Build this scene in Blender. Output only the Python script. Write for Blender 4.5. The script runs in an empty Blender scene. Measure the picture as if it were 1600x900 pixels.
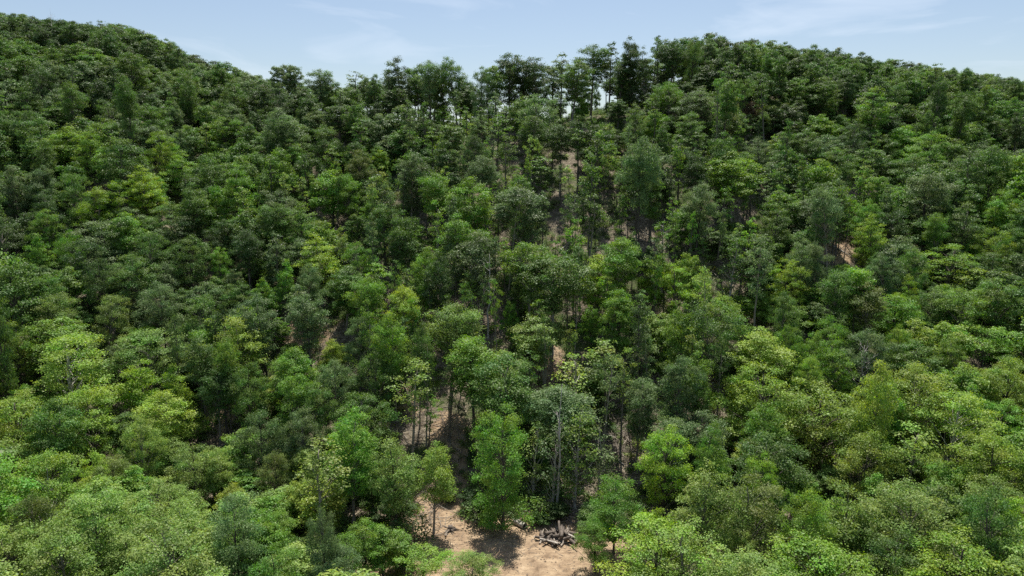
import bpy, math, random
import numpy as np
from mathutils import Vector

SC = bpy.context.scene
COL = SC.collection
R = math.radians
rng = np.random.default_rng(7)
random.seed(7)

# ------------------------------------------------------------------ camera
FPX, CAMH, PITCH = 1142.0, 52.0, math.atan(200 / 1142.0)
CP, SP = math.cos(PITCH), math.sin(PITCH)
cam = bpy.data.cameras.new('camera')
cam.sensor_width = 36
cam.lens = 36 * FPX / 1600
cam.clip_start = 0.5
cam.clip_end = 20000
camo = bpy.data.objects.new('camera', cam)
COL.objects.link(camo)
camo.location = (0, 0, CAMH)
camo.rotation_euler = (R(90) - PITCH, 0, 0)
SC.camera = camo


def proj(x, y, z):
    """world -> pixels of the 1600x900 photograph, depth"""
    dz = z - CAMH
    dep = y * CP - dz * SP
    up = y * SP + dz * CP
    dep = np.maximum(dep, 0.1)
    return 800 + FPX * x / dep, 450 - FPX * up / dep, dep


def ray(u, v):
    a, b = (u - 800) / FPX, (450 - v) / FPX
    return a, CP + b * SP, -SP + b * CP            # x, y, z per unit depth


# ------------------------------------------------------------------ terrain
# ridge line: picture column, picture row of the GROUND on the crest, distance
RU = np.array([-500, 0, 100, 200, 300, 400, 500, 600, 700, 800, 900, 1000, 1100, 1200, 1300, 1400, 1500, 1600, 2200.])
RV = np.array([6, 30, 48, 66, 108, 150, 172, 172, 184, 180, 168, 142, 108, 104, 118, 138, 147, 166, 215.])
RD = np.array([400, 345, 335, 320, 300, 270, 250, 238, 232, 232, 236, 244, 254, 275, 295, 310, 320, 325, 380.])


def vnoise(x, y, s, seed):
    r = np.random.default_rng(seed)
    o = 0
    for k in range(5):
        a = r.uniform(0, 2 * math.pi)
        w = s * r.uniform(0.7, 1.6)
        o = o + np.sin((x * math.cos(a) + y * math.sin(a)) * 2 * math.pi / w + r.uniform(0, 6.28))
    return o / 5


def smooth(t):
    t = np.clip(t, 0, 1)
    return t * t * (3 - 2 * t)


def ground(x, y):
    x = np.asarray(x, float)
    y = np.asarray(y, float)
    ys = np.maximum(y, 60)
    u = 800 + FPX * x / ys
    u = np.clip(u, -500, 2200)
    D = np.interp(u, RU, RD)
    # crest height from its picture row
    b = (450 - np.interp(u, RU, RV)) / FPX
    zr = CAMH + D * (-SP + b * CP) / (CP + b * SP)
    y0 = 108.0
    t = (y - y0) / (D - y0)
    tt = np.clip(t, 0, 1)
    z = zr * (0.12 * smooth(tt) + 0.88 * tt) - zr * 0.055 * np.exp(-((t - 1) / 0.10) ** 2)
    # beyond the crest
    z = np.where(t > 1, zr - (y - D) * 0.42 * smooth((y - D) / 40), z)
    z = np.where(t > 1, z - zr * 0.055 * np.exp(-((t - 1) / 0.10) ** 2), z)
    z = np.maximum(z, -12 + 0 * z)
    amp = smooth((y - 108) / 70) * (1 - smooth((y - 700) / 500)) * (1 - .85 * np.exp(-((t - 1) / .16) ** 2))
    z = z + amp * (2.6 * vnoise(x, y, 85, 3) + 1.0 * vnoise(x, y, 30, 4))
    # gully left of the centre and a spur on the left
    z = z - 7 * np.exp(-((u - 330) / 70) ** 2) * np.exp(-((t - 0.55) / 0.28) ** 2)
    z = z + 5 * np.exp(-((u - 190) / 90) ** 2) * np.exp(-((t - 0.55) / 0.2) ** 2)
    z = z - 6 * np.exp(-((u - 1215) / 60) ** 2) * np.exp(-((t - 0.6) / 0.25) ** 2)
    z = z + 0.25 * vnoise(x, y, 9, 5) * smooth((y - 70) / 60) + 0.12 * vnoise(x, y, 4, 6)
    return z


def hit_ground(u, v):
    a, b, c = ray(u, v)
    t = np.arange(40, 420, 0.5)
    d = CAMH + c * t - ground(a * t, b * t)
    k = np.argmax(d < 0)
    if d[k] >= 0:
        return None
    return a * t[k], b * t[k]


def solve_tree(u, vtop, H):
    """where a tree of height H stands so that its top is at that picture point"""
    a, b, c = ray(u, vtop)
    t = np.arange(40, 420, 0.5)
    d = CAMH + c * t - H - ground(a * t, b * t)
    k = np.argmax(d < 0)
    if d[k] >= 0 or b * t[k] > np.interp(u, RU, RD) - 3:
        # a skyline tree: it stands just short of the crest and is as tall as it shows
        D = float(np.interp(u, RU, RD)) - 5 + 6 * math.sin(u * 1.7)
        tk = D / b
        return a * tk, b * tk, tk, float(np.clip(CAMH + c * tk - ground(a * tk, b * tk), 9, 27))
    return a * t[k], b * t[k], t[k], H


# ------------------------------------------------------------------ materials
def nd(nt, kind, **kw):
    n = nt.nodes.new(kind)
    for k, v in kw.items():
        setattr(n, k, v)
    return n


def leaf_material(name, source):
    m = bpy.data.materials.new(name)
    m.use_nodes = True
    nt = m.node_tree
    nt.nodes.clear()
    L = nt.links.new
    out = nd(nt, 'ShaderNodeOutputMaterial')
    if source == 'OBJECT':
        src = nd(nt, 'ShaderNodeObjectInfo').outputs['Color']
    else:
        a = nd(nt, 'ShaderNodeAttribute', attribute_type='INSTANCER', attribute_name='tint')
        src = a.outputs['Color']
    at = nd(nt, 'ShaderNodeAttribute', attribute_type='GEOMETRY', attribute_name='leafvar')
    sep = nd(nt, 'ShaderNodeSeparateColor')
    L(at.outputs['Color'], sep.inputs[0])
    hsv = nd(nt, 'ShaderNodeHueSaturation')
    mr = nd(nt, 'ShaderNodeMapRange')
    mr.inputs['To Min'].default_value = 0.462
    mr.inputs['To Max'].default_value = 0.53
    L(sep.outputs[0], mr.inputs['Value'])
    mr2 = nd(nt, 'ShaderNodeMapRange')
    mr2.inputs['To Min'].default_value = 0.55
    mr2.inputs['To Max'].default_value = 1.45
    L(sep.outputs[1], mr2.inputs['Value'])
    mr3 = nd(nt, 'ShaderNodeMapRange')
    mr3.inputs['To Min'].default_value = 0.82
    mr3.inputs['To Max'].default_value = 1.1
    L(sep.outputs[2], mr3.inputs['Value'])
    L(mr.outputs[0], hsv.inputs['Hue'])
    L(mr2.outputs[0], hsv.inputs['Value'])
    L(mr3.outputs[0], hsv.inputs['Saturation'])
    L(src, hsv.inputs['Color'])
    p = nd(nt, 'ShaderNodeBsdfPrincipled')
    p.inputs['Roughness'].default_value = 0.5
    p.inputs['Specular IOR Level'].default_value = 0.28
    L(hsv.outputs[0], p.inputs['Base Color'])
    tr = nd(nt, 'ShaderNodeBsdfTranslucent')
    h2 = nd(nt, 'ShaderNodeHueSaturation')
    h2.inputs['Hue'].default_value = 0.488
    h2.inputs['Saturation'].default_value = 1.1
    h2.inputs['Value'].default_value = 1.55
    L(hsv.outputs[0], h2.inputs['Color'])
    L(h2.outputs[0], tr.inputs['Color'])
    mx = nd(nt, 'ShaderNodeMixShader')
    mx.inputs[0].default_value = 0.36
    L(p.outputs[0], mx.inputs[1])
    L(tr.outputs[0], mx.inputs[2])
    L(mx.outputs[0], out.inputs['Surface'])
    return m


def bark_material(name, source, base=(0.10, 0.085, 0.07)):
    m = bpy.data.materials.new(name)
    m.use_nodes = True
    nt = m.node_tree
    L = nt.links.new
    p = nt.nodes['Principled BSDF']
    p.inputs['Roughness'].default_value = 0.85
    tc = nd(nt, 'ShaderNodeTexCoord')
    mp = nd(nt, 'ShaderNodeMapping')
    mp.inputs['Scale'].default_value = (3, 3, 0.7)
    L(tc.outputs['Object'], mp.inputs[0])
    n = nd(nt, 'ShaderNodeTexNoise')
    n.inputs['Scale'].default_value = 2.0
    n.inputs['Detail'].default_value = 5
    L(mp.outputs[0], n.inputs['Vector'])
    cr = nd(nt, 'ShaderNodeMapRange')
    cr.inputs['From Min'].default_value = 0.3
    cr.inputs['From Max'].default_value = 0.7
    cr.inputs['To Min'].default_value = 0.55
    cr.inputs['To Max'].default_value = 1.5
    L(n.outputs[0], cr.inputs['Value'])
    mul = nd(nt, 'ShaderNodeVectorMath', operation='SCALE')
    L(cr.outputs[0], mul.inputs['Scale'])
    if source == 'OBJECT':
        L(nd(nt, 'ShaderNodeObjectInfo').outputs['Color'], mul.inputs[0])
    else:
        mul.inputs[0].default_value = base
    L(mul.outputs[0], p.inputs['Base Color'])
    bp = nd(nt, 'ShaderNodeBump')
    bp.inputs['Strength'].default_value = 0.6
    bp.inputs['Distance'].default_value = 0.05
    L(n.outputs[0], bp.inputs['Height'])
    L(bp.outputs[0], p.inputs['Normal'])
    return m


M_LEAF = leaf_material('leaves', 'OBJECT')
M_LEAF_I = leaf_material('leaves_mass', 'INSTANCER')
M_BARK = bark_material('bark', 'OBJECT')
M_BARK_I = bark_material('bark_mass', 'FIXED')
M_TWIG = bark_material('dry_wood', 'FIXED', (0.27, 0.23, 0.19))


def ground_material():
    m = bpy.data.materials.new('forest_floor')
    m.use_nodes = True
    nt = m.node_tree
    L = nt.links.new
    p = nt.nodes['Principled BSDF']
    p.inputs['Roughness'].default_value = 0.95
    p.inputs['Specular IOR Level'].default_value = 0.1
    tc = nd(nt, 'ShaderNodeTexCoord')

    def noise(scale, detail, rough=0.6, stretch=None):
        n = nd(nt, 'ShaderNodeTexNoise')
        n.inputs['Scale'].default_value = scale
        n.inputs['Detail'].default_value = detail
        n.inputs['Roughness'].default_value = rough
        if stretch:
            mp = nd(nt, 'ShaderNodeMapping')
            mp.inputs['Scale'].default_value = stretch
            mp.inputs['Rotation'].default_value = (0, 0, 0.35)
            L(tc.outputs['Object'], mp.inputs[0])
            L(mp.outputs[0], n.inputs['Vector'])
        else:
            L(tc.outputs['Object'], n.inputs['Vector'])
        return n.outputs[0]

    def ramp(src, stops):
        r = nd(nt, 'ShaderNodeValToRGB')
        e = r.color_ramp.elements
        while len(e) < len(stops):
            e.new(0.5)
        for k, (pos, c) in enumerate(stops):
            e[k].position = pos
            e[k].color = (*c, 1)
        L(src, r.inputs[0])
        return r.outputs[0]

    def mix(f, a, b):
        x = nd(nt, 'ShaderNodeMix', data_type='RGBA')
        if isinstance(f, float):
            x.inputs[0].default_value = f
        else:
            L(f, x.inputs[0])
        L(a, x.inputs[6])
        L(b, x.inputs[7])
        return x.outputs[2]

    litter = ramp(noise(1.1, 8, 0.75), [(0.32, (0.06, 0.05, 0.036)), (0.48, (0.15, 0.125, 0.092)), (0.6, (0.28, 0.24, 0.18)), (0.74, (0.42, 0.37, 0.30))])
    green = ramp(noise(2.3, 8, 0.8), [(0.3, (0.03, 0.05, 0.015)), (0.7, (0.10, 0.14, 0.045))])
    patch = ramp(noise(0.09, 5, 0.65), [(0.50, (0, 0, 0)), (0.60, (1, 1, 1))])
    slope = mix(patch, litter, green)
    soil = ramp(noise(0.5, 9, 0.72), [(0.30, (0.13, 0.092, 0.062)), (0.45, (0.28, 0.20, 0.132)), (0.6, (0.39, 0.29, 0.19)), (0.76, (0.48, 0.38, 0.275))])
    ruts = ramp(noise(0.9, 5, 0.6, (0.45, 1.9, 1)), [(0.36, (0.62, 0.58, 0.55)), (0.46, (1, 1, 1))])
    mm = nd(nt, 'ShaderNodeMix', data_type='RGBA', blend_type='MULTIPLY')
    mm.inputs[0].default_value = 0.55
    L(soil, mm.inputs[6])
    L(ruts, mm.inputs[7])
    at = nd(nt, 'ShaderNodeAttribute', attribute_name='soil')
    ad = nd(nt, 'ShaderNodeMath', operation='MULTIPLY_ADD')
    L(noise(0.45, 6, 0.7), ad.inputs[0])
    ad.inputs[1].default_value = 0.9
    L(at.outputs['Fac'], ad.inputs[2])
    fac = ramp(ad.outputs[0], [(0.85, (0, 0, 0)), (0.97, (1, 1, 1))])
    base = mix(fac, slope, mm.outputs[2])
    L(base, p.inputs['Base Color'])
    bp = nd(nt, 'ShaderNodeBump')
    bp.inputs['Strength'].default_value = 0.9
    bp.inputs['Distance'].default_value = 0.25
    bm_ = nd(nt, 'ShaderNodeMath', operation='ADD')
    L(noise(1.6, 8, 0.7), bm_.inputs[0])
    L(noise(0.9, 5, 0.6, (0.45, 1.9, 1)), bm_.inputs[1])
    L(bm_.outputs[0], bp.inputs['Height'])
    L(bp.outputs[0], p.inputs['Normal'])
    return m


# ------------------------------------------------------------------ mesh helpers
def mesh_np(name, V, F, mats, mat_idx=None, leafvar=None, smooth_shade=False):
    """V (n,3), F list of int arrays (m,k) with constant k each"""
    me = bpy.data.meshes.new(name)
    V = np.asarray(V, np.float32)
    me.vertices.add(len(V))
    me.vertices.foreach_set('co', V.ravel())
    loops = np.concatenate([f.ravel() for f in F]).astype(np.int32)
    sizes = np.concatenate([np.full(len(f), f.shape[1]) for f in F]).astype(np.int32)
    starts = np.concatenate([[0], np.cumsum(sizes)[:-1]]).astype(np.int32)
    me.loops.add(len(loops))
    me.loops.foreach_set('vertex_index', loops)
    me.polygons.add(len(sizes))
    me.polygons.foreach_set('loop_start', starts)
    me.polygons.foreach_set('loop_total', sizes)
    for m in mats:
        me.materials.append(m)
    if mat_idx is not None:
        me.polygons.foreach_set('material_index', np.asarray(mat_idx, np.int32))
    if leafvar is not None:
        a = me.attributes.new('leafvar', 'FLOAT_COLOR', 'POINT')
        a.data.foreach_set('color', np.asarray(leafvar, np.float32).ravel())
    me.update(calc_edges=True)
    me.validate()
    me.polygons.foreach_set('use_smooth', np.full(len(sizes), smooth_shade))
    return me


class Tubes:
    def __init__(s):
        s.V, s.F, s.n = [], [], 0

    def add(s, pts, rad, sides=6, cap=True):
        pts = np.asarray(pts, float)
        n = len(pts)
        d = np.gradient(pts, axis=0)
        d /= np.linalg.norm(d, axis=1)[:, None] + 1e-9
        ref = np.array([1.0, 0.13, 0.07]) if abs(d[0][0]) < 0.8 else np.array([0.1, 1.0, 0.05])
        a = np.cross(d, ref)
        a /= np.linalg.norm(a, axis=1)[:, None] + 1e-9
        b = np.cross(d, a)
        th = np.arange(sides) * 2 * math.pi / sides
        ring = (a[:, None, :] * np.cos(th)[None, :, None] + b[:, None, :] * np.sin(th)[None, :, None])
        v = pts[:, None, :] + ring * np.asarray(rad)[:, None, None]
        i = np.arange(n - 1)[:, None] * sides
        j = np.arange(sides)[None, :]
        j2 = (j + 1) % sides
        f = np.stack([i + j, i + j2, i + sides + j2, i + sides + j], -1).reshape(-1, 4)
        s.V.append(v.reshape(-1, 3))
        s.F.append(f + s.n)
        s.n += n * sides
        if cap:
            for e, base in ((0, 0), (-1, (n - 1) * sides)):
                s.V.append(pts[e][None])
                c = s.n
                s.n += 1
                ii = np.arange(sides)
                o = c - n * sides - (1 if e == -1 else 0) + base
                f4 = np.stack([np.full(sides, c), o + ii, o + (ii + 1) % sides, o + (ii + 1) % sides], -1)
                s.tri = getattr(s, 'tri', [])
                s.tri.append(f4[:, :3])
        return s

    def data(s):
        F = [np.concatenate(s.F)]
        if getattr(s, 'tri', None):
            F.append(np.concatenate(s.tri))
        return np.concatenate(s.V), F

    def mesh(s, name, mat):
        V, F = s.data()
        return mesh_np(name, V, F, [mat], smooth_shade=True)


def unit(v):
    return v / (np.linalg.norm(v, axis=-1, keepdims=True) + 1e-9)


# crown outline: radius fraction at height fraction (0 bottom .. 1 top)
OUT = {
    'lumpy': ([0, .08, .22, .4, .55, .72, .88, 1], [.75, .95, .85, 1, .82, .98, .8, .4]),
    'dome': ([0, .08, .25, .5, .75, .92, 1], [.35, .7, .95, 1, .86, .55, .12]),
    'oval': ([0, .1, .3, .5, .7, .88, 1], [.3, .62, .92, 1, .84, .52, .1]),
    'cone': ([0, .1, .3, .5, .7, .88, 1], [.5, .85, 1, .86, .62, .33, .06]),
    'tall': ([0, .12, .3, .5, .7, .88, 1], [.45, .75, .9, 1, .95, .68, .15]),
    'open': ([0, .15, .35, .5, .7, .88, 1], [.3, .5, .75, .95, 1, .85, .4]),
    'flat': ([0, .2, .4, .6, .8, .92, 1], [.2, .35, .6, .9, 1, .8, .4]),
    'column': ([0, .1, .3, .5, .7, .88, 1], [.55, .8, .95, 1, .85, .55, .1]),
}


def make_tree(form, seed, H=16., W=10., cb=.35, nl=34, lr=1.6, leaf=.28, dens=1.0, fine=False, sparse=0., fork=False):
    """trunk (V,F) and crown (V,F,var) of one tree of height H, crown width W, crown base cb*H"""
    r = np.random.default_rng(seed)
    zs, rs = OUT[form]
    zb, zt = cb * H, H
    ch = zt - zb
    # lopsided outline
    ph = r.uniform(0, 6.28, 4)
    am = r.uniform(.10, .27, 4)

    def env(zn, th):
        base = np.interp(zn, zs, rs) * W / 2
        k = 1 + am[0] * np.sin(th + ph[0]) + am[1] * np.sin(2 * th + ph[1] + 3 * zn) + am[2] * np.sin(3 * th + ph[2] - 5 * zn) * .7
        return base * k
    # lobes by best candidate
    cs = []
    rad = []
    for i in range(nl):
        K = 14
        zn = r.uniform(0.03, 1, K) ** .8
        th = r.uniform(0, 6.28, K)
        lrr = lr * r.uniform(.5, 1.35, K)
        q = np.maximum(0, env(zn, th) * r.uniform(.35, 1.0, K) ** .6 * r.uniform(.92, 1.15, K) - lrr * .7)
        z = zb + zn * ch * r.uniform(.93, 1.0, K) - lrr * .75 * (zn > .5)
        c = np.stack([q * np.cos(th), q * np.sin(th), z], -1)
        if cs:
            dd_ = np.linalg.norm((c[:, None] - np.array(cs)[None]) * [1, 1, 1.3], axis=2) / (np.array(rad)[None] + lrr[:, None])
            b_ = int(np.argmax(dd_.min(1)))
        else:
            b_ = 0
        cs.append(c[b_])
        rad.append(lrr[b_])
    cs = np.array(cs)
    rad = np.array(rad)
    P, N, S, LV = [], [], [], []
    tip = .68 if not fine else .45
    for i, (c, rr) in enumerate(zip(cs, rad)):
        ns = int(4 * math.pi * rr * rr / .46 * dens * (1 - sparse))
        d = unit(r.normal(size=(ns, 3)))
        d[:, 2] = np.where(d[:, 2] < -.3, -d[:, 2] * r.uniform(.2, 1, ns), d[:, 2])
        d = unit(d)
        bump = 1 + .28 * np.sin(d @ r.normal(size=3) * 5 + r.uniform(0, 6)) + .15 * np.sin(d @ r.normal(size=3) * 9)
        depth = 1 - np.abs(r.normal(0, .16, ns))
        sp = c + d * (rr * bump * depth)[:, None] * [1, 1, .8]
        # drop what is deep inside other lobes
        keep = np.ones(ns, bool)
        for j, (c2, r2) in enumerate(zip(cs, rad)):
            if j != i:
                keep &= np.linalg.norm((sp - c2) * [1, 1, 1.25], axis=1) > .62 * r2
        sp, dd = sp[keep], d[keep]
        nper = 7 if not fine else 10
        m = len(sp)
        off = r.normal(size=(m, nper, 3)) * np.array([tip, tip, tip * .45]) * .55
        p = (sp[:, None] + off + dd[:, None] * r.uniform(-.1, .15, (m, nper, 1))).reshape(-1, 3)
        nn = unit(dd * .8 + np.array([0, 0, .6]) + r.normal(size=(m, 3)) * .22)
        n = unit(np.repeat(nn, nper, 0) + r.normal(size=(m * nper, 3)) * .30)
        P.append(p)
        N.append(n)
        S.append(leaf * r.uniform(.6, 1.35, len(p)))
        hue = np.clip(r.normal(.5, .16) + r.normal(0, .14, len(p)), 0, 1)
        val = np.clip(r.normal(.5, .08) + np.repeat(r.normal(0, .12, m), nper) + r.normal(0, .10, len(p)), 0, 1)
        sat = np.clip(r.normal(.5, .22, len(p)), 0, 1)
        LV.append(np.stack([hue, val, sat, np.ones(len(p))], -1))
    P, N, S, LV = map(np.concatenate, (P, N, S, LV))
    t = unit(np.cross(N, unit(r.normal(size=N.shape))))
    b = np.cross(N, t)
    w = S * r.uniform(.38, .55, len(S))
    h = S * .55
    lift = (S * r.uniform(-.05, .22, len(S)))[:, None] * N
    V = np.stack([P + t * h[:, None] - lift, P + b * w[:, None], P - t * h[:, None] - lift, P - b * w[:, None]], 1).reshape(-1, 3)
    F = np.arange(len(V)).reshape(-1, 4)
    var = np.repeat(LV, 4, 0)
    # wood
    tb = Tubes()
    tr = .011 * H + .02 * r.uniform(.3, 1.2) * W * .5
    lean = r.normal(0, .25, 2)
    zz = np.linspace(-.6, zb + ch * .82, 9)
    wob = r.normal(0, .13, (9, 2)) * np.linspace(0, 1, 9)[:, None]
    cx = np.interp(zz, [0, H], [0, lean[0]]) + wob[:, 0]
    cy = np.interp(zz, [0, H], [0, lean[1]]) + wob[:, 1]
    pts = np.stack([cx, cy, zz], -1)
    rr_ = tr * (1 - .8 * np.clip(zz / (zb + ch * .85), 0, 1) ** 1.2)
    rr_[0] *= 1.5
    tb.add(pts, rr_, 7)
    for i in range(len(cs)):
        c = cs[i]
        z0 = np.clip(c[2] - r.uniform(.5, 1.1) * np.hypot(c[0], c[1]) - r.uniform(.3, 1.2), zb * .75, zb + ch * .75)
        p0 = np.array([np.interp(z0, zz, cx), np.interp(z0, zz, cy), z0])
        mid = (p0 + c) / 2 + [r.normal(0, .25), r.normal(0, .25), r.uniform(-.1, .5)]
        rt = np.interp(z0, zz, rr_)
        tb.add([p0, (p0 + mid) / 2 + r.normal(0, .08, 3), mid, (mid + c) / 2 + r.normal(0, .1, 3), c],
               np.array([.5, .4, .3, .2, .09]) * min(rt, .22), 4, cap=False)
    return tb.data(), (V, F, var)


PROTO = {}


def proto(key, n, far=False, **kw):
    """n variants of one form: (trunk mesh, crown mesh, H, W)"""
    L = []
    for k in range(n):
        T, C = make_tree(seed=hash_(key) + k * 17, **kw)
        tm = mesh_np('trunk', T[0], T[1], [M_BARK], smooth_shade=True)
        cm = mesh_np('crown', C[0], [C[1]], [M_LEAF], leafvar=C[2])
        L.append((tm, cm, kw['H'], kw['W'], T, C))
    PROTO[key] = L


def hash_(s):
    return sum(ord(c) * (i + 3) for i, c in enumerate(s))


#          form  n   params
proto('dome', 7, form='dome', H=16., W=11., cb=.18, nl=46, lr=1.45, leaf=.21, dens=1.6)
proto('oval', 5, form='oval', H=18., W=9., cb=.18, nl=46, lr=1.3, leaf=.21, dens=1.5)
proto('cone', 2, form='cone', H=16., W=9., cb=.2, nl=40, lr=1.35, leaf=.25, dens=1.1)
proto('tall', 4, form='tall', H=20., W=9., cb=.27, nl=46, lr=1.6, leaf=.24, dens=1.25)
proto('open', 5, form='open', H=20., W=8.5, cb=.38, nl=38, lr=1.55, leaf=.23, dens=1.35)
proto('thin', 5, form='open', H=19., W=5., cb=.40, nl=18, lr=1.05, leaf=.25)
proto('flat', 2, form='flat', H=17., W=11., cb=.38, nl=32, lr=1.45, leaf=.25)
proto('fine', 3, form='dome', H=15., W=9., cb=.18, nl=38, lr=1.35, leaf=.17, fine=True, dens=1.1)
proto('column', 4, form='column', H=15., W=4.5, cb=.08, nl=32, lr=.8, leaf=.22, sparse=.1)
proto('shrub', 4, form='dome', H=4., W=4.5, cb=.04, nl=18, lr=.85, leaf=.22)
proto('hero', 1, form='lumpy', H=18., W=10., cb=.01, nl=64, lr=1.45, leaf=.2, dens=2.0)
# coarser leaves for the mass of trees
FAR = {}
for key, kw in {
    'dome': dict(form='dome', H=16., W=11., cb=.2, nl=34, lr=1.8, leaf=.33, dens=.95),
    'oval': dict(form='oval', H=18., W=9., cb=.2, nl=34, lr=1.55, leaf=.33, dens=.95),
    'tall': dict(form='tall', H=20., W=9., cb=.3, nl=32, lr=1.6, leaf=.33, dens=.95),
    'open': dict(form='open', H=20., W=8.5, cb=.42, nl=30, lr=1.5, leaf=.33, dens=.9),
    'thin': dict(form='open', H=19., W=5., cb=.36, nl=15, lr=1.1, leaf=.36, dens=.65),
}.items():
    FAR[key] = [(make_tree(seed=900 + hash_(key) + k * 13, **kw), kw['H'], kw['W']) for k in range(3)]

# ------------------------------------------------------------------ colours (own leaf colour of each tree)
COLR = {
    'dk': (.056, .112, .026), 'md': (.088, .178, .032), 'br': (.128, .262, .032), 'lm': (.185, .325, .030),
    'yl': (.208, .320, .046), 'gy': (.115, .190, .064), 'pl': (.182, .290, .058), 'ol': (.128, .185, .040), 'rd': (.15, .105, .05),
}
CNAME = {'dk': 'dark green', 'md': 'mid-green', 'br': 'bright green', 'lm': 'lime green', 'yl': 'yellow-green',
         'gy': 'grey-green', 'pl': 'pale green', 'ol': 'olive green', 'rd': 'brownish'}
FNAME = {'dome': 'domed', 'oval': 'egg-shaped', 'cone': 'pointed', 'tall': 'tall full-crowned', 'open': 'open-crowned long-trunked',
         'thin': 'slender', 'flat': 'spreading', 'fine': 'feathery', 'column': 'narrow', 'shrub': 'bushy', 'hero': 'tall'}
DEFH = {'dome': 15, 'oval': 16, 'cone': 14, 'tall': 18, 'open': 18, 'thin': 17, 'flat': 15, 'fine': 14, 'column': 13, 'shrub': 4.5, 'hero': 19}

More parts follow.
